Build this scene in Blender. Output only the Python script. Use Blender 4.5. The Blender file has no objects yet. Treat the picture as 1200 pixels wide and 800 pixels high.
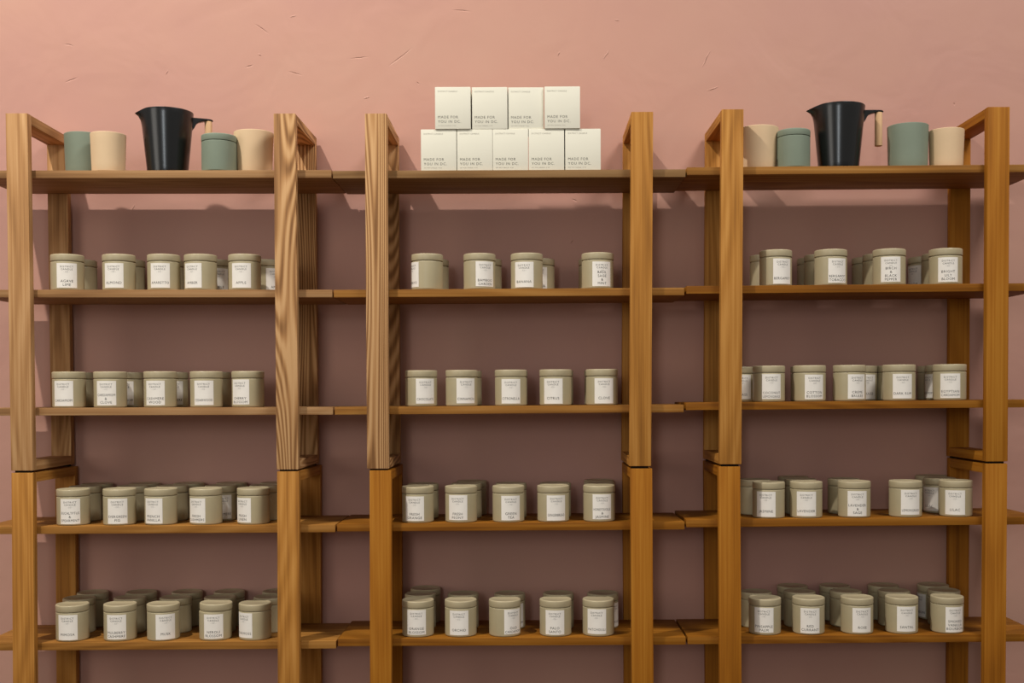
import bpy, bmesh, math, random
from mathutils import Vector, Matrix
random.seed(7)
PI = math.pi
scene = bpy.context.scene
col = scene.collection

# ---------------------------------------------------------------- measured layout (metres, x right, y into the room wall, z up)
CAM = dict(f=1330.0, pitch=0.02181661564992912, roll=0.004363323129985824, loc=(0.0, -2.53, 0.96), sx=-0.016772, sy=0.075850)
# side frames: level, x at top, z top, x at bottom, z bottom (metres)
FRAMES = [('U', -1.1337, 1.5879, -1.1328, 0.7948, -0.0031),
 ('U', -0.5396, 1.5848, -0.5401, 0.7947, 0.0019),
 ('U', -0.3372, 1.5839, -0.3381, 0.7957, 0.0001),
 ('U', 0.2537, 1.5851, 0.2476, 0.7989, 0.0007),
 ('U', 0.4542, 1.5899, 0.4491, 0.8022, -0.0007),
 ('U', 1.0443, 1.5926, 1.0434, 0.8059, -0.0),
 ('L', -1.1323, 0.79, -1.1354, 0.3379, 0.0048),
 ('L', -0.5392, 0.7905, -0.5417, 0.3352, 0.0074),
 ('L', -0.3326, 0.7919, -0.3352, 0.3343, -0.0011),
 ('L', 0.25, 0.7935, 0.252, 0.3318, 0.0004),
 ('L', 0.4464, 0.7971, 0.4493, 0.3309, 0.0018),
 ('L', 1.0427, 0.8011, 1.0415, 0.3283, 0.0022)]
# shelves: (unit, level from top): x0, x1, z at x0, z at x1
SHELVES = {(1, 1): (-1.229, -0.4402, 1.4659, 1.4636),
 (1, 2): (-1.229, -0.4403, 1.1999, 1.1967),
 (1, 3): (-1.2329, -0.4411, 0.9347, 0.9336),
 (1, 4): (-1.235, -0.438, 0.6676, 0.6688),
 (1, 5): (-1.237, -0.4383, 0.4043, 0.4058),
 (2, 1): (-0.4368, 0.3522, 1.4618, 1.4619),
 (2, 2): (-0.437, 0.349, 1.1962, 1.1978),
 (2, 3): (-0.4367, 0.3475, 0.9335, 0.9355),
 (2, 4): (-0.4336, 0.3489, 0.6702, 0.6717),
 (2, 5): (-0.4338, 0.3512, 0.4111, 0.4111),
 (3, 1): (0.3557, 1.1473, 1.4662, 1.4694),
 (3, 2): (0.354, 1.1488, 1.2013, 1.2045),
 (3, 3): (0.3527, 1.1502, 0.9402, 0.9434),
 (3, 4): (0.3527, 1.1517, 0.6764, 0.6796),
 (3, 5): (0.3556, 1.157, 0.4118, 0.4149)}
# tins: unit, level, x, y, z, scent, turn of the paper label in degrees
TINS = [(1, 2, -1.0502, 0.062, 1.1992, 'AGAVE|LIME', 19.4),
 (1, 2, -0.9326, 0.062, 1.1987, 'ALMOND', -0.9),
 (1, 2, -0.8306, 0.062, 1.1983, 'AMARETTO', 2.8),
 (1, 2, -0.7468, 0.062, 1.1979, 'AMBER', -16.2),
 (1, 2, -0.6463, 0.062, 1.1975, 'APPLE', -0.0),
 (1, 2, -1.0596, 0.165, 1.1992, None, None),
 (1, 2, -0.9454, 0.165, 1.1987, None, None),
 (1, 2, -0.8515, 0.165, 1.1984, None, None),
 (1, 2, -0.7383, 0.165, 1.1979, 'APPLE', 23.0),
 (1, 2, -0.6191, 0.165, 1.1974, 'APPLE', 44.2),
 (1, 3, -1.0498, 0.062, 0.9344, 'CARDAMOM', -0.1),
 (1, 3, -0.9557, 0.062, 0.9343, 'CARDAMOM|&|CLOVE', 4.3),
 (1, 3, -0.8416, 0.062, 0.9342, 'CASHMERE|WOOD', -2.6),
 (1, 3, -0.7362, 0.062, 0.934, 'CEDARWOOD', 4.8),
 (1, 3, -0.6415, 0.062, 0.9339, 'CHERRY|BLOSSOM', -17.5),
 (1, 3, -1.0607, 0.1385, 0.9345, None, None),
 (1, 3, -0.9434, 0.1385, 0.9343, 'CARDAMOM', 4.9),
 (1, 3, -0.8371, 0.1385, 0.9342, 'CASHMERE', 19.7),
 (1, 3, -0.7369, 0.1385, 0.934, None, None),
 (1, 4, -1.0435, 0.062, 0.6679, 'EUCALYPTUS|&|SPEARMINT', 9.2),
 (1, 4, -0.9377, 0.062, 0.668, 'EVERGREEN|FIG', 11.1),
 (1, 4, -0.843, 0.062, 0.6682, 'FRENCH|VANILLA', -12.9),
 (1, 4, -0.7403, 0.062, 0.6683, 'FRESH|CASHMERE', -22.1),
 (1, 4, -0.6316, 0.062, 0.6685, 'FRESH|LINEN', -30.9),
 (1, 4, -1.0461, 0.1385, 0.6679, None, None),
 (1, 4, -1.0471, 0.2148, 0.6679, None, None),
 (1, 4, -0.9336, 0.1385, 0.6681, None, None),
 (1, 4, -0.9314, 0.2148, 0.6681, None, None),
 (1, 4, -0.8412, 0.1385, 0.6682, None, None),
 (1, 4, -0.8239, 0.2148, 0.6682, None, None),
 (1, 4, -0.7266, 0.1385, 0.6684, 'CASHMERE', 20.0),
 (1, 4, -0.7216, 0.2148, 0.6684, None, None),
 (1, 4, -0.6221, 0.1385, 0.6685, None, None),
 (1, 4, -0.6151, 0.2148, 0.6685, None, None),
 (1, 5, -1.0489, 0.062, 0.4047, 'MIMOSA', 3.0),
 (1, 5, -0.9394, 0.062, 0.4049, 'MULBERRY|CASHMERE', 4.1),
 (1, 5, -0.8406, 0.062, 0.405, 'MUSK', 25.6),
 (1, 5, -0.7212, 0.062, 0.4053, 'NEROLI|BLOSSOM', 7.1),
 (1, 5, -0.6302, 0.062, 0.4054, 'OAKMOSS', -32.5),
 (1, 5, -1.0638, 0.1385, 0.4046, None, None),
 (1, 5, -1.061, 0.2148, 0.4046, None, None),
 (1, 5, -0.9439, 0.1385, 0.4049, None, None),
 (1, 5, -0.943, 0.2148, 0.4049, None, None),
 (1, 5, -0.8362, 0.1385, 0.4051, None, None),
 (1, 5, -0.8321, 0.2148, 0.4051, None, None),
 (1, 5, -0.7314, 0.1385, 0.4052, None, None),
 (1, 5, -0.7296, 0.2148, 0.4053, None, None),
 (1, 5, -0.6146, 0.1385, 0.4055, None, None),
 (1, 5, -0.6125, 0.2148, 0.4055, None, None),
 (2, 2, -0.231, 0.062, 1.1966, 'BAMBOO', -61.9),
 (2, 2, -0.1115, 0.062, 1.1969, 'BAMBOO|GARDEN', 23.9),
 (2, 2, -0.004, 0.062, 1.1971, 'BANANA', -10.4),
 (2, 2, 0.1573, 0.062, 1.1974, 'BASIL|SAGE|&|MINT', 13.1),
 (2, 2, -0.2251, 0.165, 1.1966, None, None),
 (2, 2, -0.0998, 0.165, 1.1969, None, None),
 (2, 2, 0.0255, 0.165, 1.1971, 'BANANA', -6.1),
 (2, 2, 0.1548, 0.165, 1.1974, None, None),
 (2, 3, -0.2461, 0.062, 0.934, 'CHOCOLATE', 21.6),
 (2, 3, -0.1538, 0.062, 0.9342, 'CINNAMON', 20.1),
 (2, 3, -0.0416, 0.062, 0.9345, 'CITRONELLA', 1.3),
 (2, 3, 0.0604, 0.062, 0.9348, 'CITRUS', -10.5),
 (2, 3, 0.1662, 0.062, 0.935, 'CLOVE', 5.0),
 (2, 3, -0.1473, 0.1385, 0.9342, None, None),
 (2, 3, -0.04, 0.1385, 0.9345, None, None),
 (2, 3, 0.0672, 0.1385, 0.9348, None, None),
 (2, 3, 0.1665, 0.1385, 0.935, None, None),
 (2, 4, -0.2553, 0.062, 0.6705, 'FRESH|ORANGE', -7.7),
 (2, 4, -0.1565, 0.062, 0.6707, 'FRESH|PEONY', -9.7),
 (2, 4, -0.0483, 0.062, 0.6709, 'GREEN|TEA', 10.2),
 (2, 4, 0.0542, 0.062, 0.6711, 'GINGERBREAD', 10.4),
 (2, 4, 0.1592, 0.062, 0.6713, 'HONEYSUCKLE|&|JASMINE', 8.2),
 (2, 4, -0.2503, 0.1385, 0.6706, None, None),
 (2, 4, -0.1488, 0.1385, 0.6707, None, None),
 (2, 4, -0.1397, 0.2148, 0.6708, None, None),
 (2, 4, -0.0433, 0.1385, 0.6709, None, None),
 (2, 4, 0.0612, 0.1385, 0.6711, None, None),
 (2, 4, 0.1647, 0.1385, 0.6713, None, None),
 (2, 4, 0.1684, 0.2148, 0.6714, None, None),
 (2, 5, -0.2568, 0.062, 0.4111, 'ORANGE|BLOSSOM', -0.8),
 (2, 5, -0.1588, 0.062, 0.4111, 'ORCHID', -3.8),
 (2, 5, -0.0578, 0.062, 0.4111, 'OUD|CARDAMOM', 34.4),
 (2, 5, 0.0584, 0.062, 0.4111, 'PALO|SANTO', -3.7),
 (2, 5, 0.1568, 0.062, 0.4111, 'PATCHOULI', -10.4),
 (2, 5, -0.2585, 0.1385, 0.4111, None, None),
 (2, 5, -0.2531, 0.2148, 0.4111, None, None),
 (2, 5, -0.1574, 0.1385, 0.4111, None, None),
 (2, 5, -0.0476, 0.1385, 0.4111, 'CARDAMOM', 24.9),
 (2, 5, 0.0672, 0.1385, 0.4111, None, None),
 (2, 5, 0.1719, 0.1385, 0.4111, 'PATCHOULI', 42.2),
 (3, 2, 0.5629, 0.062, 1.2021, 'BERGAMOT', 14.5),
 (3, 2, 0.6882, 0.062, 1.2026, 'BERGAMOT|TOBACCO', 12.1),
 (3, 2, 0.8214, 0.062, 1.2032, 'BIRCH|&|BLACK|PEPPER', -11.0),
 (3, 2, 0.95, 0.062, 1.2037, 'BRIGHT|LILY|BLOOM', -10.5),
 (3, 2, 0.5579, 0.15, 1.2021, None, None),
 (3, 2, 0.6865, 0.15, 1.2026, None, None),
 (3, 2, 0.6846, 0.2148, 1.2026, None, None),
 (3, 2, 0.8242, 0.15, 1.2032, None, None),
 (3, 2, 0.8173, 0.2148, 1.2032, None, None),
 (3, 2, 0.9638, 0.15, 1.2038, None, None),
 (3, 2, 0.9532, 0.2148, 1.2037, 'BLOOM', -64.0),
 (3, 3, 0.5472, 0.062, 0.941, 'COCONUT|LEMONGRASS', -1.1),
 (3, 3, 0.6401, 0.062, 0.9414, 'COTTON|BLOSSOM', 5.4),
 (3, 3, 0.7313, 0.062, 0.9417, 'CREME|BRULEE', 14.5),
 (3, 3, 0.8443, 0.062, 0.9422, 'DARK RUM', -3.6),
 (3, 3, 0.9598, 0.062, 0.9426, 'EGYPTIAN|CARDAMOM', -16.9),
 (3, 3, 0.4954, 0.1385, 0.9408, 'GRASS', -2.3),
 (3, 3, 0.6518, 0.1385, 0.9414, None, None),
 (3, 3, 0.7801, 0.1385, 0.9419, 'BRULEE', 9.2),
 (3, 3, 0.8533, 0.1385, 0.9422, None, None),
 (3, 3, 0.9687, 0.1385, 0.9427, 'CARDAMOM', -81.2),
 (3, 3, 0.9757, 0.2148, 0.9427, None, None),
 (3, 4, 0.5469, 0.062, 0.6772, 'JASMINE', -22.0),
 (3, 4, 0.6326, 0.062, 0.6775, 'LAVENDER', -12.2),
 (3, 4, 0.7427, 0.062, 0.678, 'LAVENDER|&|SAGE', -3.6),
 (3, 4, 0.8598, 0.062, 0.6784, 'LEMONGRASS', 2.1),
 (3, 4, 0.975, 0.062, 0.6789, 'LILAC', -22.8),
 (3, 4, 0.5295, 0.1385, 0.6771, None, None),
 (3, 4, 0.638, 0.1385, 0.6775, None, None),
 (3, 4, 0.6387, 0.2148, 0.6775, None, None),
 (3, 4, 0.7395, 0.1385, 0.6779, None, None),
 (3, 4, 0.9656, 0.1385, 0.6789, 'LILAC', -59.7),
 (3, 4, 0.9725, 0.2148, 0.6789, None, None),
 (3, 5, 0.5383, 0.062, 0.4125, 'PINEAPPLE|PALM', -14.9),
 (3, 5, 0.6383, 0.062, 0.4129, 'RED|CURRANT', -7.0),
 (3, 5, 0.7494, 0.062, 0.4133, 'ROSE', 4.1),
 (3, 5, 0.8518, 0.062, 0.4137, 'SANTAL', 1.6),
 (3, 5, 0.9559, 0.062, 0.4141, 'SMOKED|VANILLA|BOURBON', 10.7),
 (3, 5, 0.5335, 0.1385, 0.4125, None, None),
 (3, 5, 0.6362, 0.1385, 0.4129, None, None),
 (3, 5, 0.6368, 0.2148, 0.4129, None, None),
 (3, 5, 0.745, 0.1385, 0.4133, None, None),
 (3, 5, 0.7394, 0.2148, 0.4133, None, None),
 (3, 5, 0.8592, 0.1385, 0.4137, None, None),
 (3, 5, 0.8575, 0.2148, 0.4137, None, None),
 (3, 5, 0.9766, 0.1385, 0.4142, None, None),
 (3, 5, 0.9782, 0.2148, 0.4142, 'BOURBON', -82.0)]
TOPS = [('cup', 'green_large', -1.0314, 0.12, 1, 1.4653),
 ('cup', 'cream_small', -0.9536, 0.062, 1, 1.4651),
 ('jug', 0, -0.8258, 0.083, 1, 1.4647),
 ('jar', 'green', -0.7014, 0.06, 1, 1.4644),
 ('cup', 'cream_large', -0.6321, 0.1, 1, 1.4642),
 ('cup', 'cream_large', 0.5298, 0.09, 3, 1.4669),
 ('jar', 'green', 0.6031, 0.06, 3, 1.4672),
 ('jug', 1, 0.7092, 0.074, 3, 1.4676),
 ('cup', 'green_large', 0.8697, 0.082, 3, 1.4683),
 ('cup', 'cream_small', 0.9555, 0.075, 3, 1.4686)]
BOXES = [(-0.2005, 0),
 (-0.1195, 0),
 (-0.0393, 0),
 (0.0415, 0),
 (0.1234, 0),
 (-0.168, 1),
 (-0.0858, 1),
 (-0.0044, 1),
 (0.0772, 1)]
MARKS = [(-1.1169, 1.8143, 0.0116, -0.183, -1),
 (-0.6771, 1.7618, 0.0099, 0.315, -1),
 (-0.5661, 1.7438, 0.0171, -0.248, -1),
 (-0.6529, 1.7896, 0.0046, -0.466, 1),
 (-0.569, 1.882, 0.0086, 0.239, 1),
 (-0.1599, 1.8936, 0.0229, -0.049, -1),
 (-0.3091, 1.7819, 0.0378, 0.641, -1),
 (-0.4099, 1.7802, 0.023, 0.086, -1),
 (0.0763, 1.7885, 0.0065, 1.243, 1),
 (0.1906, 1.7859, 0.0149, 0.976, 1),
 (0.2178, 1.8693, 0.0063, -0.168, 1),
 (0.4347, 1.7745, 0.0254, 1.103, 1),
 (0.4502, 1.7022, 0.0158, 0.399, 1),
 (-0.268, 1.7187, 0.0044, -0.788, -1),
 (-0.3919, 1.6852, 0.0086, 0.239, 1),
 (-0.9648, 1.4204, 0.0093, 1.095, 1),
 (-0.8788, 1.7472, 0.007, 1.095, 1),
 (-0.6461, 1.8514, 0.0224, -0.591, -1),
 (-1.1108, 1.7306, 0.0182, 0.404, -1),
 (0.1059, 1.3337, 0.0067, 0.891, 1),
 (0.1125, 1.4334, 0.007, -0.466, -1),
 (1.0398, 1.6634, 0.0033, -1.244, -1)]


WALL_Y = 0.252

# ---------------------------------------------------------------- helpers
def tag(o, label=None, cat=None, group=None, kind=None):
    if label: o['label'] = label
    if cat: o['category'] = cat
    if group: o['group'] = group
    if kind: o['kind'] = kind
    return o

def empty(name, loc, rz=0.0):
    o = bpy.data.objects.new(name, None)
    o.empty_display_size = 0.05
    o.location = loc
    o.rotation_euler = (0, 0, rz)
    col.objects.link(o)
    return o

def link_mesh(name, me, parent=None, loc=(0, 0, 0)):
    o = bpy.data.objects.new(name, me)
    o.location = loc
    col.objects.link(o)
    if parent is not None:
        o.parent = parent
    return o

def mesh_from_bm(name, bm, mat, smooth=True, angle=35):
    me = bpy.data.meshes.new(name)
    bmesh.ops.recalc_face_normals(bm, faces=bm.faces)
    bm.to_mesh(me)
    bm.free()
    if mat: me.materials.append(mat)
    if smooth:
        for p in me.polygons: p.use_smooth = True
        me.set_sharp_from_angle(angle=math.radians(angle))
    return me

def hexa(bm, c8):
    """eight corners: bottom 4 (ccw), top 4"""
    v = [bm.verts.new(c) for c in c8]
    for f in ((0, 3, 2, 1), (4, 5, 6, 7), (0, 1, 5, 4), (1, 2, 6, 5), (2, 3, 7, 6), (3, 0, 4, 7)):
        bm.faces.new([v[i] for i in f])
    return v

def bevel_all(bm, w, seg=2):
    bmesh.ops.bevel(bm, geom=list(bm.edges), offset=w, segments=seg, profile=0.6, affect='EDGES', clamp_overlap=True)

def lathe(bm, prof, n=56, close=True):
    rings = []
    for r, z in prof:
        if r < 1e-6:
            rings.append([bm.verts.new((0, 0, z))])
        else:
            rings.append([bm.verts.new((r * math.cos(2 * PI * i / n), r * math.sin(2 * PI * i / n), z)) for i in range(n)])
    for a, b in zip(rings, rings[1:]):
        for i in range(n):
            j = (i + 1) % n
            if len(a) == 1 and len(b) == 1: continue
            if len(a) == 1: bm.faces.new((a[0], b[i], b[j]))
            elif len(b) == 1: bm.faces.new((a[i], a[j], b[0]))
            else: bm.faces.new((a[i], a[j], b[j], b[i]))
    return rings

def arc(cx, cz, r, a0, a1, n=4):
    return [(cx + r * math.cos(math.radians(a0 + (a1 - a0) * i / n)), cz + r * math.sin(math.radians(a0 + (a1 - a0) * i / n))) for i in range(n + 1)]

# ---------------------------------------------------------------- materials
def new_mat(name, rough=0.5, spec=0.5):
    m = bpy.data.materials.new(name)
    m.use_nodes = True
    nt = m.node_tree
    b = nt.nodes['Principled BSDF']
    b.inputs['Roughness'].default_value = rough
    b.inputs['Specular IOR Level'].default_value = spec
    return m, nt, b

def N(nt, t, **kw):
    n = nt.nodes.new(t)
    for k, v in kw.items(): setattr(n, k, v)
    return n

def ramp(nt, stops, interp='LINEAR'):
    r = N(nt, 'ShaderNodeValToRGB')
    r.color_ramp.interpolation = interp
    e = r.color_ramp.elements
    e[0].position, e[0].color = stops[0][0], (*stops[0][1], 1)
    e[1].position, e[1].color = stops[-1][0], (*stops[-1][1], 1)
    for p, c in stops[1:-1]:
        x = e.new(p); x.color = (*c, 1)
    return r

def simple_mat(name, c, rough=0.5, spec=0.5, var=0.06, scale=30.0, bump=0.0, bscale=600.0):
    m, nt, b = new_mat(name, rough, spec)
    tc = N(nt, 'ShaderNodeTexCoord')
    nz = N(nt, 'ShaderNodeTexNoise'); nz.inputs['Scale'].default_value = scale; nz.inputs['Detail'].default_value = 3
    nt.links.new(tc.outputs['Object'], nz.inputs['Vector'])
    r = ramp(nt, [(0.3, [x * (1 - var) for x in c]), (0.7, [min(1, x * (1 + var)) for x in c])])
    nt.links.new(nz.outputs['Fac'], r.inputs['Fac'])
    nt.links.new(r.outputs['Color'], b.inputs['Base Color'])
    if bump:
        n2 = N(nt, 'ShaderNodeTexNoise'); n2.inputs['Scale'].default_value = bscale
        nt.links.new(tc.outputs['Object'], n2.inputs['Vector'])
        bp = N(nt, 'ShaderNodeBump'); bp.inputs['Strength'].default_value = bump; bp.inputs['Distance'].default_value = 0.0005
        nt.links.new(n2.outputs['Fac'], bp.inputs['Height'])
        nt.links.new(bp.outputs['Normal'], b.inputs['Normal'])
    return m

def wood_mat(name, axis, dark, mid, light, ring=26.0, contrast=1.0):
    """open-grained oiled ash; 'axis' is the direction the grain runs along"""
    m, nt, b = new_mat(name, 0.62, 0.16)
    L = nt.links.new
    tc = N(nt, 'ShaderNodeTexCoord')
    oi = N(nt, 'ShaderNodeObjectInfo')
    off = N(nt, 'ShaderNodeVectorMath', operation='SCALE'); off.inputs[0].default_value = (17.3, 9.1, 23.7)
    L(oi.outputs['Random'], off.inputs['Scale'])
    add = N(nt, 'ShaderNodeVectorMath', operation='ADD')
    L(tc.outputs['Object'], add.inputs[0]); L(off.outputs[0], add.inputs[1])
    def stretched(across, along, detail, rough=0.5):
        mp = N(nt, 'ShaderNodeVectorMath', operation='MULTIPLY')
        s = [across] * 3; s['XYZ'.index(axis)] = along
        mp.inputs[1].default_value = s
        L(add.outputs[0], mp.inputs[0])
        nz = N(nt, 'ShaderNodeTexNoise'); nz.inputs['Scale'].default_value = 1.0
        nz.inputs['Detail'].default_value = detail; nz.inputs['Roughness'].default_value = rough
        L(mp.outputs[0], nz.inputs['Vector'])
        return nz
    big = stretched(8.0, 0.75, 1.0)
    mul = N(nt, 'ShaderNodeMath', operation='MULTIPLY'); mul.inputs[1].default_value = ring * 6.28
    L(big.outputs['Fac'], mul.inputs[0])
    sn = N(nt, 'ShaderNodeMath', operation='SINE'); L(mul.outputs[0], sn.inputs[0])
    mr = N(nt, 'ShaderNodeMapRange'); mr.inputs['From Min'].default_value = -1; mr.inputs['From Max'].default_value = 1
    L(sn.outputs[0], mr.inputs['Value'])
    fib = stretched(420.0, 9.0, 3.0, 0.6)
    mid_n = stretched(150.0, 1.4, 2.0)
    tone = stretched(7.0, 1.6, 2.0)
    # weighted sum
    w = [(mr.outputs[0], 0.30 * contrast), (fib.outputs['Fac'], 0.35), (mid_n.outputs['Fac'], 0.75), (tone.outputs['Fac'], 0.35)]
    acc = None
    for s, k in w:
        q = N(nt, 'ShaderNodeMath', operation='MULTIPLY'); q.inputs[1].default_value = k; L(s, q.inputs[0])
        if acc is None: acc = q
        else:
            a = N(nt, 'ShaderNodeMath', operation='ADD'); L(acc.outputs[0], a.inputs[0]); L(q.outputs[0], a.inputs[1]); acc = a
    c0 = 0.15 * contrast + 0.725
    r = ramp(nt, [(0.0, dark), (0.5, mid), (1.0, light)])
    m2 = N(nt, 'ShaderNodeMapRange'); m2.inputs['From Min'].default_value = c0 - 0.32; m2.inputs['From Max'].default_value = c0 + 0.30
    L(acc.outputs[0], m2.inputs['Value']); L(m2.outputs[0], r.inputs['Fac'])
    L(r.outputs['Color'], b.inputs['Base Color'])
    bp = N(nt, 'ShaderNodeBump'); bp.inputs['Strength'].default_value = 0.25; bp.inputs['Distance'].default_value = 0.0006
    L(acc.outputs[0], bp.inputs['Height']); L(bp.outputs['Normal'], b.inputs['Normal'])
    return m

PALE = ((0.225, 0.105, 0.038), (0.420, 0.216, 0.083), (0.580, 0.340, 0.155))
WARM = ((0.220, 0.085, 0.014), (0.400, 0.170, 0.030), (0.540, 0.260, 0.062))
AMBER = ((0.190, 0.060, 0.003), (0.330, 0.118, 0.008), (0.430, 0.180, 0.020))
TONES = {'pale': PALE, 'figured': PALE, 'warm': WARM, 'amber': AMBER}
CONTR = {'pale': 0.7, 'figured': 1.9, 'warm': 0.6, 'amber': 0.45}
SHELF_TONES = {t: tuple(tuple(q * 0.73 for q in p) for p in c) for t, c in TONES.items()}   # frame tones darkened: shade on shelf tops and undersides put into the colour
WOOD = {}
SHELF_TONES['dull'] = ((0.13, 0.062, 0.020), (0.225, 0.118, 0.042), (0.30, 0.175, 0.075))
SHELF_WOOD = {t: wood_mat('darkened_shelf_wood_%s' % t, 'X', *c, ring=14, contrast=0.6) for t, c in SHELF_TONES.items()}
for t, c in TONES.items():
    for ax in 'XYZ':
        WOOD[(t, ax)] = wood_mat('ash_wood_%s_%s' % (t, ax.lower()), ax, *c, ring={'pale': 20, 'figured': 44, 'warm': 14, 'amber': 9}[t], contrast=CONTR[t])

M_TIN = simple_mat('sage_beige_enamel', (0.42, 0.355, 0.215), 0.42, 0.45, 0.04, 18)
M_TINLID = simple_mat('sage_beige_enamel_lid', (0.43, 0.36, 0.22), 0.40, 0.45, 0.04, 18)
M_PAPER = simple_mat('white_label_paper', (0.80, 0.755, 0.68), 0.75, 0.2, 0.02, 60)
M_INK = simple_mat('charcoal_ink', (0.045, 0.040, 0.036), 0.8, 0.1, 0.05, 50)
M_INKG = simple_mat('grey_ink', (0.20, 0.185, 0.17), 0.8, 0.1, 0.05, 50)
M_CARD = simple_mat('ivory_carton', (0.73, 0.70, 0.575), 0.62, 0.25, 0.015, 12)
M_GREEN = simple_mat('sage_green_ceramic', (0.200, 0.238, 0.175), 0.62, 0.3, 0.04, 20, 0.1)
M_CREAM = simple_mat('cream_ceramic', (0.660, 0.475, 0.285), 0.60, 0.3, 0.03, 20, 0.1)
M_BLACK = simple_mat('black_anodised_metal', (0.002, 0.0024, 0.0028), 0.25, 0.55, 0.1, 30)
M_BEECH = wood_mat('pale_beech', 'Z', (0.50, 0.30, 0.15), (0.66, 0.42, 0.23), (0.74, 0.50, 0.29), 5, 0.5)
M_PAD = simple_mat('dark_felt', (0.018, 0.013, 0.010), 0.9, 0.1)
M_FLOOR = wood_mat('oak_floor', 'X', (0.04, 0.02, 0.010), (0.07, 0.038, 0.018), (0.10, 0.055, 0.028), 6, 0.5)

def plaster():
    m, nt, b = new_mat('pink_trowelled_plaster', 0.55, 0.25)
    L = nt.links.new
    tc = N(nt, 'ShaderNodeTexCoord')
    nz = N(nt, 'ShaderNodeTexNoise'); nz.inputs['Scale'].default_value = 1.9; nz.inputs['Detail'].default_value = 5; nz.inputs['Roughness'].default_value = 0.55
    L(tc.outputs['Object'], nz.inputs['Vector'])
    r = ramp(nt, [(0.30, (0.475, 0.250, 0.200)), (0.52, (0.495, 0.268, 0.203)), (0.72, (0.500, 0.285, 0.212))])
    L(nz.outputs['Fac'], r.inputs['Fac'])
    L(r.outputs['Color'], b.inputs['Base Color'])
    # soft trowel undulation, sparse ridges and fine grit
    n1 = N(nt, 'ShaderNodeTexNoise'); n1.inputs['Scale'].default_value = 5.0; n1.inputs['Detail'].default_value = 3; n1.inputs['Distortion'].default_value = 0.6
    n2 = N(nt, 'ShaderNodeTexNoise'); n2.inputs['Scale'].default_value = 70; n2.inputs['Detail'].default_value = 4
    for n in (n1, n2): L(tc.outputs['Object'], n.inputs['Vector'])
    k1 = N(nt, 'ShaderNodeMath', operation='MULTIPLY'); k1.inputs[1].default_value = 0.0045; L(n1.outputs['Fac'], k1.inputs[0])
    k2 = N(nt, 'ShaderNodeMath', operation='MULTIPLY'); k2.inputs[1].default_value = 0.00016; L(n2.outputs['Fac'], k2.inputs[0])
    acc = N(nt, 'ShaderNodeMath', operation='ADD'); L(k1.outputs[0], acc.inputs[0]); L(k2.outputs[0], acc.inputs[1])
    # the individual nicks and ridges left by the trowel (x, z, half length, angle, +1 ridge / -1 nick)
    sep = N(nt, 'ShaderNodeSeparateXYZ'); L(tc.outputs['Object'], sep.inputs[0])
    flat = N(nt, 'ShaderNodeCombineXYZ'); L(sep.outputs['X'], flat.inputs['X']); L(sep.outputs['Z'], flat.inputs['Y'])
    wob = N(nt, 'ShaderNodeTexNoise'); wob.inputs['Scale'].default_value = 45; wob.inputs['Detail'].default_value = 2; L(flat.outputs[0], wob.inputs['Vector'])
    wv = N(nt, 'ShaderNodeVectorMath', operation='SCALE'); wv.inputs['Scale'].default_value = 0.006
    sb = N(nt, 'ShaderNodeVectorMath', operation='SUBTRACT'); L(wob.outputs['Color'], sb.inputs[0]); sb.inputs[1].default_value = (0.5, 0.5, 0.5)
    L(sb.outputs[0], wv.inputs[0])
    fl = N(nt, 'ShaderNodeVectorMath', operation='ADD'); L(flat.outputs[0], fl.inputs[0]); L(wv.outputs[0], fl.inputs[1])
    for (x, z, h, a, s) in MARKS:
        mp = N(nt, 'ShaderNodeMapping', vector_type='TEXTURE')
        mp.inputs['Location'].default_value = (x, z, 0)
        mp.inputs['Rotation'].default_value = (0, 0, a)
        mp.inputs['Scale'].default_value = (h * 1.15, 0.0022, 1)
        L(fl.outputs[0], mp.inputs['Vector'])
        mq = N(nt, 'ShaderNodeVectorMath', operation='MULTIPLY'); mq.inputs[1].default_value = (1, 1, 0); L(mp.outputs[0], mq.inputs[0])
        ln = N(nt, 'ShaderNodeVectorMath', operation='LENGTH'); L(mq.outputs[0], ln.inputs[0])
        mr = N(nt, 'ShaderNodeMapRange', interpolation_type='SMOOTHSTEP')
        mr.inputs['From Min'].default_value = 1.0; mr.inputs['From Max'].default_value = 0.0
        mr.inputs['To Min'].default_value = 0.0; mr.inputs['To Max'].default_value = 0.0013 * s
        L(ln.outputs['Value'], mr.inputs['Value'])
        ad = N(nt, 'ShaderNodeMath', operation='ADD'); L(acc.outputs[0], ad.inputs[0]); L(mr.outputs[0], ad.inputs[1]); acc = ad
    bp = N(nt, 'ShaderNodeBump'); bp.inputs['Strength'].default_value = 1.0; bp.inputs['Distance'].default_value = 1.0
    L(acc.outputs[0], bp.inputs['Height']); L(bp.outputs['Normal'], b.inputs['Normal'])
    return m
M_WALL = plaster()

# ---------------------------------------------------------------- the room
bm = bmesh.new()
hexa(bm, [(-4, WALL_Y, -0.1), (4, WALL_Y, -0.1), (4, WALL_Y + 0.12, -0.1), (-4, WALL_Y + 0.12, -0.1),
          (-4, WALL_Y, 3.2), (4, WALL_Y, 3.2), (4, WALL_Y + 0.12, 3.2), (-4, WALL_Y + 0.12, 3.2)])
tag(link_mesh('wall_back', mesh_from_bm('wall_back', bm, M_WALL, False)), 'salmon pink trowelled plaster wall behind the shelving', kind='structure')
bm = bmesh.new()
hexa(bm, [(-8, -10, -0.1), (8, -10, -0.1), (8, WALL_Y, -0.1), (-8, WALL_Y, -0.1), (-8, -10, 0), (8, -10, 0), (8, WALL_Y, 0), (-8, WALL_Y, 0)])
tag(link_mesh('floor', mesh_from_bm('floor', bm, M_FLOOR, False)), kind='structure')

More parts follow.
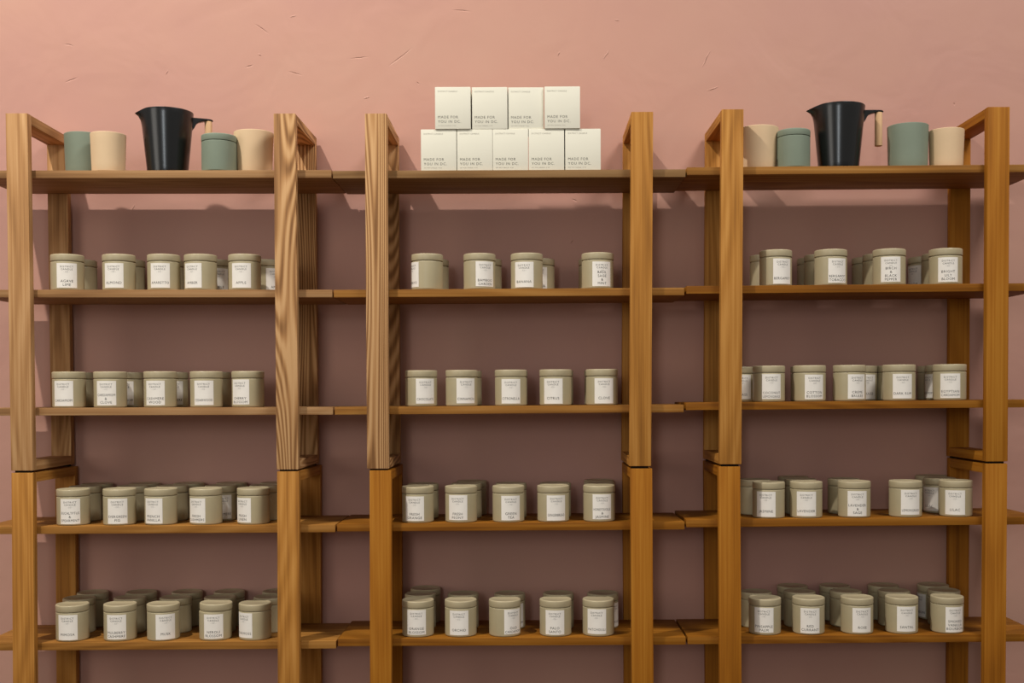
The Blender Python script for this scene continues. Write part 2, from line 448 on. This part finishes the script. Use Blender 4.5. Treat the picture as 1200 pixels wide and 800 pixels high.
# ---------------------------------------------------------------- shelving: three bays, each of two stacked modules
PW, PT = 0.0485, 0.020          # post width and thickness
Y0, Y1, Y2, Y3 = 0.0, 0.020, 0.222, 0.242
TONE_FRAME = {('U', 0): 'pale', ('U', 1): 'figured', ('U', 2): 'figured', ('U', 3): 'warm', ('U', 4): 'warm', ('U', 5): 'amber',
              ('L', 0): 'warm', ('L', 1): 'warm', ('L', 2): 'amber', ('L', 3): 'amber', ('L', 4): 'amber', ('L', 5): 'amber'}
fr = {}
cnt = {'U': 0, 'L': 0}
for f in FRAMES:
    fr[(f[0], cnt[f[0]])] = f; cnt[f[0]] += 1

def stick(name, root, base, top, y0, y1, mat, w=PW, bev=0.0012):
    """a board standing between two points (x centre, z), y0..y1 deep; origin at its middle"""
    (xb, zb), (xt, zt) = base, top
    cx, cy, cz = (xb + xt) / 2, (y0 + y1) / 2, (zb + zt) / 2
    h = w / 2
    bm = bmesh.new()
    hexa(bm, [(xb - h - cx, y0 - cy, zb - cz), (xb + h - cx, y0 - cy, zb - cz), (xb + h - cx, y1 - cy, zb - cz), (xb - h - cx, y1 - cy, zb - cz),
              (xt - h - cx, y0 - cy, zt - cz), (xt + h - cx, y0 - cy, zt - cz), (xt + h - cx, y1 - cy, zt - cz), (xt - h - cx, y1 - cy, zt - cz)])
    bevel_all(bm, bev)
    o = link_mesh(name, mesh_from_bm(name, bm, mat, True, 40), root)
    o.location = Vector((cx, cy, cz)) - root.location
    return o

def board_y(name, root, xa, xb, z0, z1, mat, w=PW):
    """rail running front to back from x centre xa (front) to xb (back)"""
    cx, cy, cz = (xa + xb) / 2, (Y1 + Y2) / 2, (z0 + z1) / 2
    h = w / 2; hy = (Y2 - Y1) / 2; hz = (z1 - z0) / 2; da = (xb - xa) / 2
    bm = bmesh.new()
    hexa(bm, [(-da - h, -hy, -hz), (-da + h, -hy, -hz), (da + h, hy, -hz), (da - h, hy, -hz),
              (-da - h, -hy, hz), (-da + h, -hy, hz), (da + h, hy, hz), (da - h, hy, hz)])
    bevel_all(bm, 0.0010)
    o = link_mesh(name, mesh_from_bm(name, bm, mat, True, 40), root)
    o.location = Vector((cx, cy, cz)) - root.location
    return o

UNIT_NAMES = {1: 'left', 2: 'middle', 3: 'right'}
LEVEL_TONE = {(1, 1): 'pale', (1, 2): 'pale', (1, 3): 'pale', (1, 4): 'warm', (1, 5): 'warm',
              (2, 1): 'dull', (2, 2): 'warm', (2, 3): 'warm', (2, 4): 'amber', (2, 5): 'amber',
              (3, 1): 'warm', (3, 2): 'amber', (3, 3): 'amber', (3, 4): 'amber', (3, 5): 'amber'}
UL = {(1, 'U'): 'upper module of the left shelving bay, pale wood with a black jug on top',
      (2, 'U'): 'upper module of the middle shelving bay, white cartons stacked on its top shelf',
      (3, 'U'): 'upper module of the right shelving bay, amber wood with a black jug on top',
      (1, 'L'): 'lower module of the left shelving bay, holding its two lowest shelves of tins',
      (2, 'L'): 'lower module of the middle shelving bay, holding its two lowest shelves of tins',
      (3, 'L'): 'lower module of the right shelving bay, holding its two lowest shelves of tins'}
for u in (1, 2, 3):
    for lv in 'LU':
        fa, fb = fr[(lv, 2 * u - 2)], fr[(lv, 2 * u - 1)]
        zbase = 0.0 if lv == 'L' else (fa[4] + fb[4]) / 2
        root = empty('shelving_unit', ((fa[1] + fb[1]) / 2, (Y0 + Y3) / 2, zbase))
        tag(root, UL[(u, lv)], 'shelf', 'wooden shelving modules along the pink wall')
        for k, f in ((2 * u - 2, fa), (2 * u - 1, fb)):
            tone = TONE_FRAME[(lv, k)]
            xt, zt, xb, zb, dx = f[1:]
            if lv == 'L':                                   # measured down to the picture edge: carry the line on to the floor
                g = (xb - xt) / (zb - zt); xb = xt + g * (0 - zt); zb = 0.0
            stick('front_post', root, (xb, zb), (xt, zt), Y0, Y1, WOOD[(tone, 'Z')])
            stick('back_post', root, (xb + dx, zb), (xt + dx, zt), Y2, Y3, WOOD[(tone, 'Z')])
            e = 0.0215
            board_y('top_rail', root, xt, xt + dx, zt - e, zt - 0.0004, WOOD[(tone, 'Y')])
            board_y('bottom_rail', root, xb, xb + dx, zb + 0.0004, zb + e, WOOD[(tone, 'Y')])
            if lv == 'U':
                lo = fr[('L', k)]
                for (py, pdx) in (((Y0 + Y1) / 2 + 0.004, 0), ((Y2 + Y3) / 2 - 0.004, dx)):
                    bm = bmesh.new()
                    hz = (zb - lo[2]) / 2
                    hexa(bm, [(-.019, -.005, -hz), (.019, -.005, -hz), (.019, .005, -hz), (-.019, .005, -hz),
                              (-.019, -.005, hz), (.019, -.005, hz), (.019, .005, hz), (-.019, .005, hz)])
                    p = link_mesh('foot_pad', mesh_from_bm('foot_pad', bm, M_PAD, False), root)
                    p.location = Vector((xb + pdx, py, lo[2] + hz)) - root.location
                    p['label'] = 'dark felt foot pad'
        for level in ((1, 2, 3) if lv == 'U' else (4, 5)):
            x0, x1, za, zb_ = SHELVES[(u, level)]
            th = 0.0172
            ya, yb = 0.0202, 0.2218
            cx, cy, cz = (x0 + x1) / 2, (ya + yb) / 2, (za + zb_) / 2
            bm = bmesh.new()
            hx, hy, s = (x1 - x0) / 2, (yb - ya) / 2, (zb_ - za) / 2
            hexa(bm, [(-hx, -hy, -s - th), (hx, -hy, s - th), (hx, hy, s - th), (-hx, hy, -s - th),
                      (-hx, -hy, -s), (hx, -hy, s), (hx, hy, s), (-hx, hy, -s)])
            bevel_all(bm, 0.0009)
            o = link_mesh('shelf', mesh_from_bm('shelf', bm, SHELF_WOOD[LEVEL_TONE[(u, level)]], True, 40), root)
            o.location = Vector((cx, cy, cz)) - root.location

# ---------------------------------------------------------------- lettering
_cache = {}
def text_mesh(txt, size, space=1.0, bold=0.0):
    """flat outlines of a line of capitals as (verts, faces), centred in x, base line at 0"""
    key = (txt, size, space, bold)
    if key in _cache: return _cache[key]
    cu = bpy.data.curves.new('t', 'FONT')
    cu.body = txt; cu.size = size; cu.align_x = 'CENTER'; cu.space_character = space
    cu.resolution_u = 2; cu.fill_mode = 'BOTH'; cu.offset = bold
    ob = bpy.data.objects.new('t', cu)
    col.objects.link(ob)
    dg = bpy.context.evaluated_depsgraph_get()
    me = bpy.data.meshes.new_from_object(ob.evaluated_get(dg))
    vs = [tuple(v.co) for v in me.vertices]; fs = [tuple(p.vertices) for p in me.polygons]
    bpy.data.objects.remove(ob); bpy.data.curves.remove(cu); bpy.data.meshes.remove(me)
    _cache[key] = (vs, fs)
    return _cache[key]

def lettering(name, lines, place, mats, maxw):
    """lines: (text, size, baseline z, material index, spacing, bold); place maps (s, z) to a point"""
    vs, fs, mi = [], [], []
    for (t, size, z, k, sp, bold) in lines:
        v, f = text_mesh(t, size, sp, bold)
        if not v: continue
        w = max(a[0] for a in v) - min(a[0] for a in v)
        mid = (max(a[0] for a in v) + min(a[0] for a in v)) / 2
        sc = min(1.0, maxw / w)
        o = len(vs)
        vs += [place((a[0] - mid) * sc, z + a[1]) for a in v]
        fs += [tuple(i + o for i in q) for q in f]; mi += [k] * len(f)
    me = bpy.data.meshes.new(name)
    me.from_pydata(vs, [], fs)
    for m in mats: me.materials.append(m)
    for p, k in zip(me.polygons, mi): p.material_index = k
    return me

# ---------------------------------------------------------------- candle tins
TR, TH = 0.0361, 0.0820
def tin_body():
    bm = bmesh.new()
    prof = [(0, 0.0012), (0.030, 0.0012), (0.0315, 0.0)] + arc(TR - 0.0038, 0.0038, 0.0038, -80, 0, 5) + \
           [(TR, 0.0620)] + arc(TR - 0.0013, 0.0632, 0.0013, 0, 80, 3) + [(0.0337, 0.0650), (0.0337, 0.0745), (0, 0.0745)]
    lathe(bm, prof, 64)
    return mesh_from_bm('body', bm, M_TIN, True, 50)
def tin_lid():
    bm = bmesh.new()
    z0 = 0.0666
    rr = TR + 0.0004
    prof = [(0.0343, z0 + 0.006), (0.0343, z0), (rr - 0.0008, z0)] + arc(rr - 0.0008, z0 + 0.0008, 0.0008, -90, 0, 2) + \
           arc(rr - 0.0026, TH - 0.0030, 0.0026, 0, 90, 5) + [(rr - 0.0040, TH - 0.0004), (rr - 0.0050, TH - 0.0012), (0, TH - 0.0012)]
    lathe(bm, prof, 64)
    return mesh_from_bm('lid', bm, M_TINLID, True, 50)
BODY, LID = tin_body(), tin_lid()

LR, LHALF = TR + 0.0004, math.radians(35.3)
LZ0, LZ1 = 0.0052, 0.0604
def label_mesh(z0, z1):
    bm = bmesh.new()
    n = 16
    ri, ro = TR + 0.00005, LR
    g = []
    for i in range(n + 1):
        a = -PI / 2 - LHALF + 2 * LHALF * i / n
        c, s = math.cos(a), math.sin(a)
        g.append([bm.verts.new((r * c, r * s, z)) for r in (ri, ro) for z in (z0, z1)])
    for p, q in zip(g, g[1:]):
        bm.faces.new((p[2], q[2], q[3], p[3])); bm.faces.new((p[0], p[1], q[1], q[0]))
        bm.faces.new((p[1], p[3], q[3], q[1])); bm.faces.new((p[0], q[0], q[2], p[2]))
    bm.faces.new((g[0][0], g[0][2], g[0][3], g[0][1])); bm.faces.new((g[-1][0], g[-1][1], g[-1][3], g[-1][2]))
    return mesh_from_bm('label', bm, M_PAPER, True, 40)
LABELS = [label_mesh(LZ0 + d, LZ1 + d + e) for d, e in ((0, 0), (0.0012, 0.0010), (-0.0012, 0.0016))]

def wrap(r):
    return lambda s, z: (r * math.sin(s / r), -r * math.cos(s / r), z)

def tin_lettering(txt, top):
    lines = [('DISTRICT', 0.0056, top - 0.0098, 0, 1.25, 0), ('CANDLE', 0.0056, top - 0.0156, 0, 1.25, 0),
             ('- CO -', 0.0040, top - 0.0208, 1, 1.2, 0.0)]
    parts = txt.split('|')
    pitch = 0.0083
    n = len(parts)
    z = LZ0 + 0.0040 + pitch * (n - 1) if n > 1 else LZ0 + 0.0085
    for p in parts:
        lines.append((p, 0.0080, z, 0, 1.12, 0)); z -= pitch
    return lettering('lettering', lines, wrap(LR + 0.00012), [M_INK, M_INKG], 0.0405)

def place_tin(x, y, z, scent, turn, label, group, ajar=False):
    root = empty('candle_tin', (x, y, z), math.radians(turn if turn is not None else random.uniform(-8, 8)))
    tag(root, label, 'candle', group)
    link_mesh('body', BODY, root)
    li = link_mesh('lid', LID, root)
    li.rotation_euler.z = random.uniform(0, 6)
    if ajar:
        li.location.z = 0.0014; li.rotation_euler = (0.0, math.radians(1.2), 0)
    if scent is not None:
        k = random.choice((0, 0, 1, 2))
        lb = link_mesh('label', LABELS[k], root)
        tx = link_mesh('lettering', tin_lettering(scent, (LZ1, LZ1 + 0.0018, LZ1 + 0.0006)[k]), lb)
        tx['label'] = 'printed lettering'
    return root

ROWNAME = {2: 'second', 3: 'third', 4: 'fourth', 5: 'bottom'}
POS = ['leftmost', 'second from left', 'middle', 'fourth from left', 'rightmost']
POS4 = ['leftmost', 'second from left', 'third from left', 'rightmost']
from collections import defaultdict
by = defaultdict(list)
for t in TINS: by[(t[0], t[1])].append(t)
for (u, lev), L in by.items():
    front = [t for t in L if t[3] < 0.1]
    back = [t for t in L if t[3] >= 0.1]
    where = '%s shelf, %s bay' % (ROWNAME[lev], UNIT_NAMES[u])
    group = 'candle tins on the ' + where
    pos = POS if len(front) == 5 else POS4
    for i, t in enumerate(sorted(front, key=lambda q: q[2])):
        words = t[5].replace('|', ' ')
        turned = ''
        if (u, lev) == (2, 2) and i == 0:
            place_tin(*t[2:5], t[5], t[6], 'beige tin with label turned far left, in front on the ' + where, group)
            continue
        place_tin(*t[2:5], t[5], t[6], 'beige tin labelled %s, front row, %s' % (words, where), group,
                  ajar=((u, lev, i) == (1, 5, 3)))
    # columns behind the front tins
    cols = defaultdict(list)
    for t in back:
        j = min(range(len(front)), key=lambda i: abs(front[i][2] - t[2]))
        cols[j].append(t)
    for j, c in cols.items():
        c.sort(key=lambda q: q[3])
        w = front[j][5].replace('|', ' ') if not ((u, lev) == (2, 2) and j == 0) else 'the left-turned tin'
        for d, t in enumerate(c):
            if len(c) == 1: how = 'behind %s' % w
            elif d == 0: how = 'directly behind %s' % w
            else: how = 'nearest wall behind %s' % w
            seen = ' showing label edge' if t[5] else ''
            place_tin(*t[2:5], t[5], t[6], 'beige tin%s %s, %s' % (seen, how, where), group)

# ---------------------------------------------------------------- cups, jars and jugs on the top shelves
CUP = {'green_large': (0.0435, 0.0405, 0.1005, M_GREEN), 'cream_large': (0.0452, 0.0405, 0.1000, M_CREAM), 'cream_small': (0.0390, 0.0362, 0.0885, M_CREAM)}
def cup_mesh(kind, rt=None):
    r1, r0, h, mat = CUP[kind]
    if rt: r1 = rt; r0 = rt - 0.0022
    t = 0.0024
    bm = bmesh.new()
    prof = [(0, 0.0010), (r0 - 0.006, 0.0010), (r0 - 0.005, 0.0)] + arc(r0 - 0.0028, 0.0028, 0.0028, -85, -4, 4) + \
           [(r0 + (r1 - r0) * k / 5, 0.003 + (h - 0.0045) * k / 5) for k in range(1, 6)] + \
           arc(r1 - t / 2, h - t / 2, t / 2, 10, 170, 5) + [(r1 - t, h - 0.003), (r0 - t, 0.008), (r0 - t - 0.003, 0.005), (0, 0.005)]
    lathe(bm, prof, 72)
    return mesh_from_bm('cup', bm, mat, True, 50)

def make_jar(x, y, z, r, h, label, group):
    root = empty('lidded_jar', (x, y, z))
    tag(root, label, 'jar', group)
    bm = bmesh.new()
    zs = h - 0.0160
    prof = [(0, 0.001), (r - 0.006, 0.001), (r - 0.005, 0)] + arc(r - 0.003, 0.003, 0.003, -85, 0, 4) + [(r, zs - 0.0022)] + \
           arc(r - 0.001, zs - 0.0012, 0.001, 0, 80, 3) + [(r - 0.0022, zs), (r - 0.0022, zs + 0.008), (0, zs + 0.008)]
    lathe(bm, prof, 64)
    link_mesh('body', mesh_from_bm('body', bm, M_GREEN, True, 50), root)
    bm = bmesh.new()
    z0 = zs + 0.0010; rr = r + 0.0003
    prof = [(r - 0.0019, z0 + 0.005), (r - 0.0019, z0), (rr - 0.0008, z0)] + arc(rr - 0.0008, z0 + 0.0008, 0.0008, -90, 0, 2) + \
           arc(rr - 0.0026, h - 0.0030, 0.0026, 0, 90, 5) + [(rr - 0.004, h - 0.0004), (rr - 0.006, h - 0.001), (0, h - 0.001)]
    lathe(bm, prof, 64)
    link_mesh('lid', mesh_from_bm('lid', bm, M_GREEN, True, 50), root)
    return root

def make_jug(x, y, z, rz, label, group, lip):
    root = empty('jug', (x, y, z), rz)
    tag(root, label, 'jug', group)
    h, rt, rb, t = 0.1435, 0.0585, 0.0448, 0.0020
    n = 96
    bm = bmesh.new()
    prof = [(0, 0.0008), (rb - 0.006, 0.0008), (rb - 0.004, 0.0)] + arc(rb - 0.0022, 0.0022, 0.0022, -85, -6, 4) + \
           [(rb + (rt - rb) * k / 14, 0.0025 + (h - 0.0035) * k / 14) for k in range(1, 15)] + \
           arc(rt - t / 2, h - t / 2, t / 2, 20, 160, 4) + \
           [(rt - t - (rt - rb) * k / 10, h - 0.002 - (h - 0.010) * k / 10) for k in range(0, 11)] + [(0, 0.008)]
    rings = lathe(bm, prof, n)
    # pull the pouring lip out of the rim on the -x side
    for v in bm.verts:
        if v.co.z > h * 0.66:
            a = math.atan2(v.co.y, v.co.x)
            d = abs(abs(a) - PI)
            f = max(0.0, 1 - d / 0.62)
            up = (v.co.z - h * 0.66) / (h * 0.34)
            k = (f * f * (3 - 2 * f)) ** 1.25 * up ** 3.4
            r = math.hypot(v.co.x, v.co.y)
            if r > rt * 0.5:
                v.co.x -= lip * k
                v.co.y *= (1 - 0.45 * k)
                v.co.z -= 0.0090 * k
    link_mesh('body', mesh_from_bm('body', bm, M_BLACK, True, 50), root)
    # cantilevered handle arm with its gusset
    def arm_pt(u):                                        # centre line of the arm along +x : (x, z top, z bottom, half width)
        return u
    zt = h - 0.0065
    st = [(0.0548, zt - 0.0010, zt - 0.0300, 0.0090), (0.0590, zt - 0.0003, zt - 0.0245, 0.0090), (0.0640, zt, zt - 0.0150, 0.0085),
          (0.0700, zt + 0.0002, zt - 0.0095, 0.0080), (0.0780, zt + 0.0004, zt - 0.0068, 0.0080), (0.0880, zt + 0.0004, zt - 0.0050, 0.0085),
          (0.0960, zt + 0.0002, zt - 0.0044, 0.0085), (0.1005, zt - 0.0004, zt - 0.0042, 0.0065), (0.1030, zt - 0.0014, zt - 0.0036, 0.0030)]
    bm = bmesh.new()
    secs = []
    for (ax, a, b, w) in st:
        m = min(0.0016, (a - b) * 0.3); q = min(0.0016, w * 0.4)
        secs.append([bm.verts.new(p) for p in ((ax, -w, b + m), (ax, -w + q, b), (ax, w - q, b), (ax, w, b + m), (ax, w, a - m), (ax, w - q, a), (ax, -w + q, a), (ax, -w, a - m))])
    for s0, s1 in zip(secs, secs[1:]):
        for i in range(8):
            j = (i + 1) % 8
            bm.faces.new((s0[i], s0[j], s1[j], s1[i]))
    bm.faces.new(secs[0]); bm.faces.new(secs[-1])
    link_mesh('handle_arm', mesh_from_bm('handle_arm', bm, M_BLACK, True, 40), root)
    bm = bmesh.new()
    r = 0.0084
    z1 = zt - 0.0046; z0 = z1 - 0.0760
    lathe(bm, [(0, z0)] + [(r - 0.0012, z0)] + arc(r - 0.0012, z0 + 0.0012, 0.0012, -90, 0, 3) + arc(r - 0.0006, z1 - 0.0006, 0.0006, 0, 90, 2) + [(0, z1)], 32)
    g = link_mesh('handle_grip', mesh_from_bm('handle_grip', bm, M_BEECH, True, 50), root, (0.0925, 0, 0))
    g['label'] = 'pale wooden cylinder grip'
    return root

LBL = [
 'large sage green cup behind the cream cup on the left bay',
 'small cream cup in front of the green cup on the left bay',
 'black tapered jug with wooden grip on top of the left bay',
 'sage green lidded jar beside the black jug on the left bay',
 'large cream cup between the green jar and a post on the left bay',
 'large cream cup left of the green jar on the right bay',
 'sage green lidded jar left of the black jug on the right bay',
 'black tapered jug with its full wooden grip showing, on the right bay',
 'large sage green cup between the black jug and small cream cup, right bay',
 'small pale cream cup at the right end of the right bay']
for it, lb in zip(TOPS, LBL):
    k, sub, x, y, u, z = it
    side = 'left' if u == 1 else 'right'
    if k == 'cup':
        o = link_mesh('cup', cup_mesh(sub, 0.0455 if (sub == 'green_large' and u == 3) else None), None, (x, y, z))
        tag(o, lb, 'cup', 'ceramic cups on the top shelf of the %s bay' % side)
    elif k == 'jar':
        make_jar(x, y, z, 0.0388 if u == 1 else 0.0368, 0.0845 if u == 1 else 0.0875, lb, 'green lidded jars on the top shelves')
    else:
        make_jug(x, y, z, math.radians(27 if u == 1 else 3), lb, 'black jugs on the top shelves', 0.0130 if u == 1 else 0.0180)

# ---------------------------------------------------------------- white cartons stacked on the middle bay
BW, BD, BH = 0.0796, 0.0796, 0.0930
def carton_mesh():
    bm = bmesh.new()
    w, d = BW / 2, BD
    hexa(bm, [(-w, 0, 0), (w, 0, 0), (w, d, 0), (-w, d, 0), (-w, 0, BH), (w, 0, BH), (w, d, BH), (-w, d, BH)])
    bevel_all(bm, 0.0007, 2)
    return mesh_from_bm('carton', bm, M_CARD, True, 40)
def flap_mesh():                                         # the tucked lid: a thin closing panel inset in the top
    bm = bmesh.new()
    w = BW / 2 - 0.0012
    hexa(bm, [(-w, 0.0012, BH - 0.0001), (w, 0.0012, BH - 0.0001), (w, BD - 0.001, BH - 0.0001), (-w, BD - 0.001, BH - 0.0001),
              (-w, 0.0012, BH + 0.0005), (w, 0.0012, BH + 0.0005), (w, BD - 0.001, BH + 0.0005), (-w, BD - 0.001, BH + 0.0005)])
    return mesh_from_bm('lid_flap', bm, M_CARD, False)
CARTON, FLAP = carton_mesh(), flap_mesh()
def carton_lettering():
    fl = lambda s, z: (s, -0.00015, z)
    def left(lines):
        vs, fs, mi = [], [], []
        for (t, size, z, k, sp, bold, x0) in lines:
            v, f = text_mesh(t, size, sp, bold)
            mn = min(a[0] for a in v); o = len(vs)
            vs.extend([fl(x0 + a[0] - mn, z + a[1]) for a in v]); fs.extend([tuple(i + o for i in q) for q in f]); mi.extend([k] * len(f))
        return vs, fs, mi
    x0 = -BW / 2 + 0.0065
    vs, fs, mi = left([('DISTRICT CANDLE', 0.0046, BH - 0.0112, 1, 1.15, 0.0, x0), ('MADE FOR', 0.0082, 0.0235, 0, 1.2, 0, x0),
                       ('YOU IN DC.', 0.0082, 0.0135, 0, 1.2, 0, x0), ('SOY WAX CANDLES - 8 OZ', 0.0030, 0.0062, 1, 1.1, 0.0, x0)])
    me = bpy.data.meshes.new('lettering'); me.from_pydata(vs, [], fs)
    me.materials.append(M_INKG2); me.materials.append(M_INKG3)
    for p, k in zip(me.polygons, mi): p.material_index = k
    return me
M_INKG2 = simple_mat('carton_grey_ink', (0.12, 0.11, 0.09), 0.8, 0.1, 0.05, 50)
M_INKG3 = simple_mat('carton_pale_ink', (0.33, 0.30, 0.25), 0.8, 0.1, 0.05, 50)
CLET = carton_lettering()
zs = SHELVES[(2, 1)][2]
BP = [['leftmost', 'second', 'middle', 'fourth', 'rightmost'], ['leftmost', 'second', 'third', 'rightmost']]
c = [0, 0]
for (x, row) in BOXES:
    i = c[row]; c[row] += 1
    dz = (BH + 0.0007) * row
    o = empty('carton_box', (x, 0.030 + 0.003 * ((i * 7 + row * 3) % 3 - 1) * (row == 1), zs + dz), math.radians((0.0, -0.4, 0.3, -0.3, 0.4)[i] * (1 + row * 0.8)))
    tag(o, '%s of the %s white cartons in the %s row of the stack' % (BP[row][i], ('five', 'four')[row], ('lower', 'upper')[row]), 'box', 'white cartons stacked on the middle bay')
    link_mesh('carton', CARTON, o); link_mesh('lid_flap', FLAP, o)
    link_mesh('lettering', CLET, o)

# ---------------------------------------------------------------- light
def point_light(name, kind, loc, energy, color, size, target=None, spot=None, blend=0.6):
    l = bpy.data.lights.new(name, kind)
    l.energy = energy; l.color = color
    if kind == 'AREA':
        l.shape = 'RECTANGLE'; l.size, l.size_y = size
    else:
        l.shadow_soft_size = size
    if kind == 'SPOT':
        l.spot_size = math.radians(spot); l.spot_blend = blend
    o = bpy.data.objects.new(name, l); o.location = loc
    if target is not None:
        o.rotation_euler = (Vector(target) - Vector(loc)).to_track_quat('-Z', 'Y').to_euler()
    col.objects.link(o)
    return o
point_light('ceiling_spot_left', 'SPOT', (-1.66, -1.32, 3.98), 400, (1.0, 0.95, 0.88), 0.04, (-1.15, 0.15, 1.3), 100, 1.0)
point_light('fill_spot_right', 'SPOT', (1.75, -1.60, 3.95), 290, (1.0, 0.97, 0.95), 0.50, (0.6, 0.1, 1.2), 120, 1.0)  # added soft fill to offset the falloff on the right, no known lamp
point_light('daylight_window', 'AREA', (-0.75, -5.2, 1.7), 26, (0.90, 0.96, 1.0), (0.45, 0.9), (-0.3, 0.2, 1.2))
point_light('fill_area_left', 'AREA', (-3.6, -3.0, 1.7), 27, (1.0, 0.94, 0.86), (1.6, 2.0), (-0.8, 0.2, 0.9))  # added fill light brightening the left bay, not a known window
w = bpy.data.worlds.new('room_ambience'); scene.world = w; w.use_nodes = True
bg = w.node_tree.nodes['Background']
bg.inputs['Color'].default_value = (1.0, 0.95, 0.88, 1); bg.inputs['Strength'].default_value = 0.365

# ---------------------------------------------------------------- camera
cam = bpy.data.cameras.new('camera')
cam.sensor_fit = 'HORIZONTAL'; cam.sensor_width = 36.0
cam.lens = CAM['f'] / 1200.0 * 36.0
cam.shift_x = CAM['sx']; cam.shift_y = CAM['sy']
cam.clip_start = 0.05; cam.clip_end = 50
co = bpy.data.objects.new('camera', cam); col.objects.link(co)
th, ph = CAM['pitch'], CAM['roll']
up0 = Vector((0, math.sin(th), math.cos(th))); fwd = Vector((0, math.cos(th), -math.sin(th))); r0 = Vector((1, 0, 0))
R_ = r0 * math.cos(ph) - up0 * math.sin(ph); U_ = r0 * math.sin(ph) + up0 * math.cos(ph)
mat = Matrix((R_, U_, -fwd)).transposed().to_4x4()
mat.translation = Vector(CAM['loc'])
co.matrix_world = mat
scene.camera = co

scene.view_settings.view_transform = 'Standard'
scene.view_settings.look = 'None'
scene.view_settings.exposure = 0.0
scene.view_settings.gamma = 1.0
scene.view_settings.use_curve_mapping = False
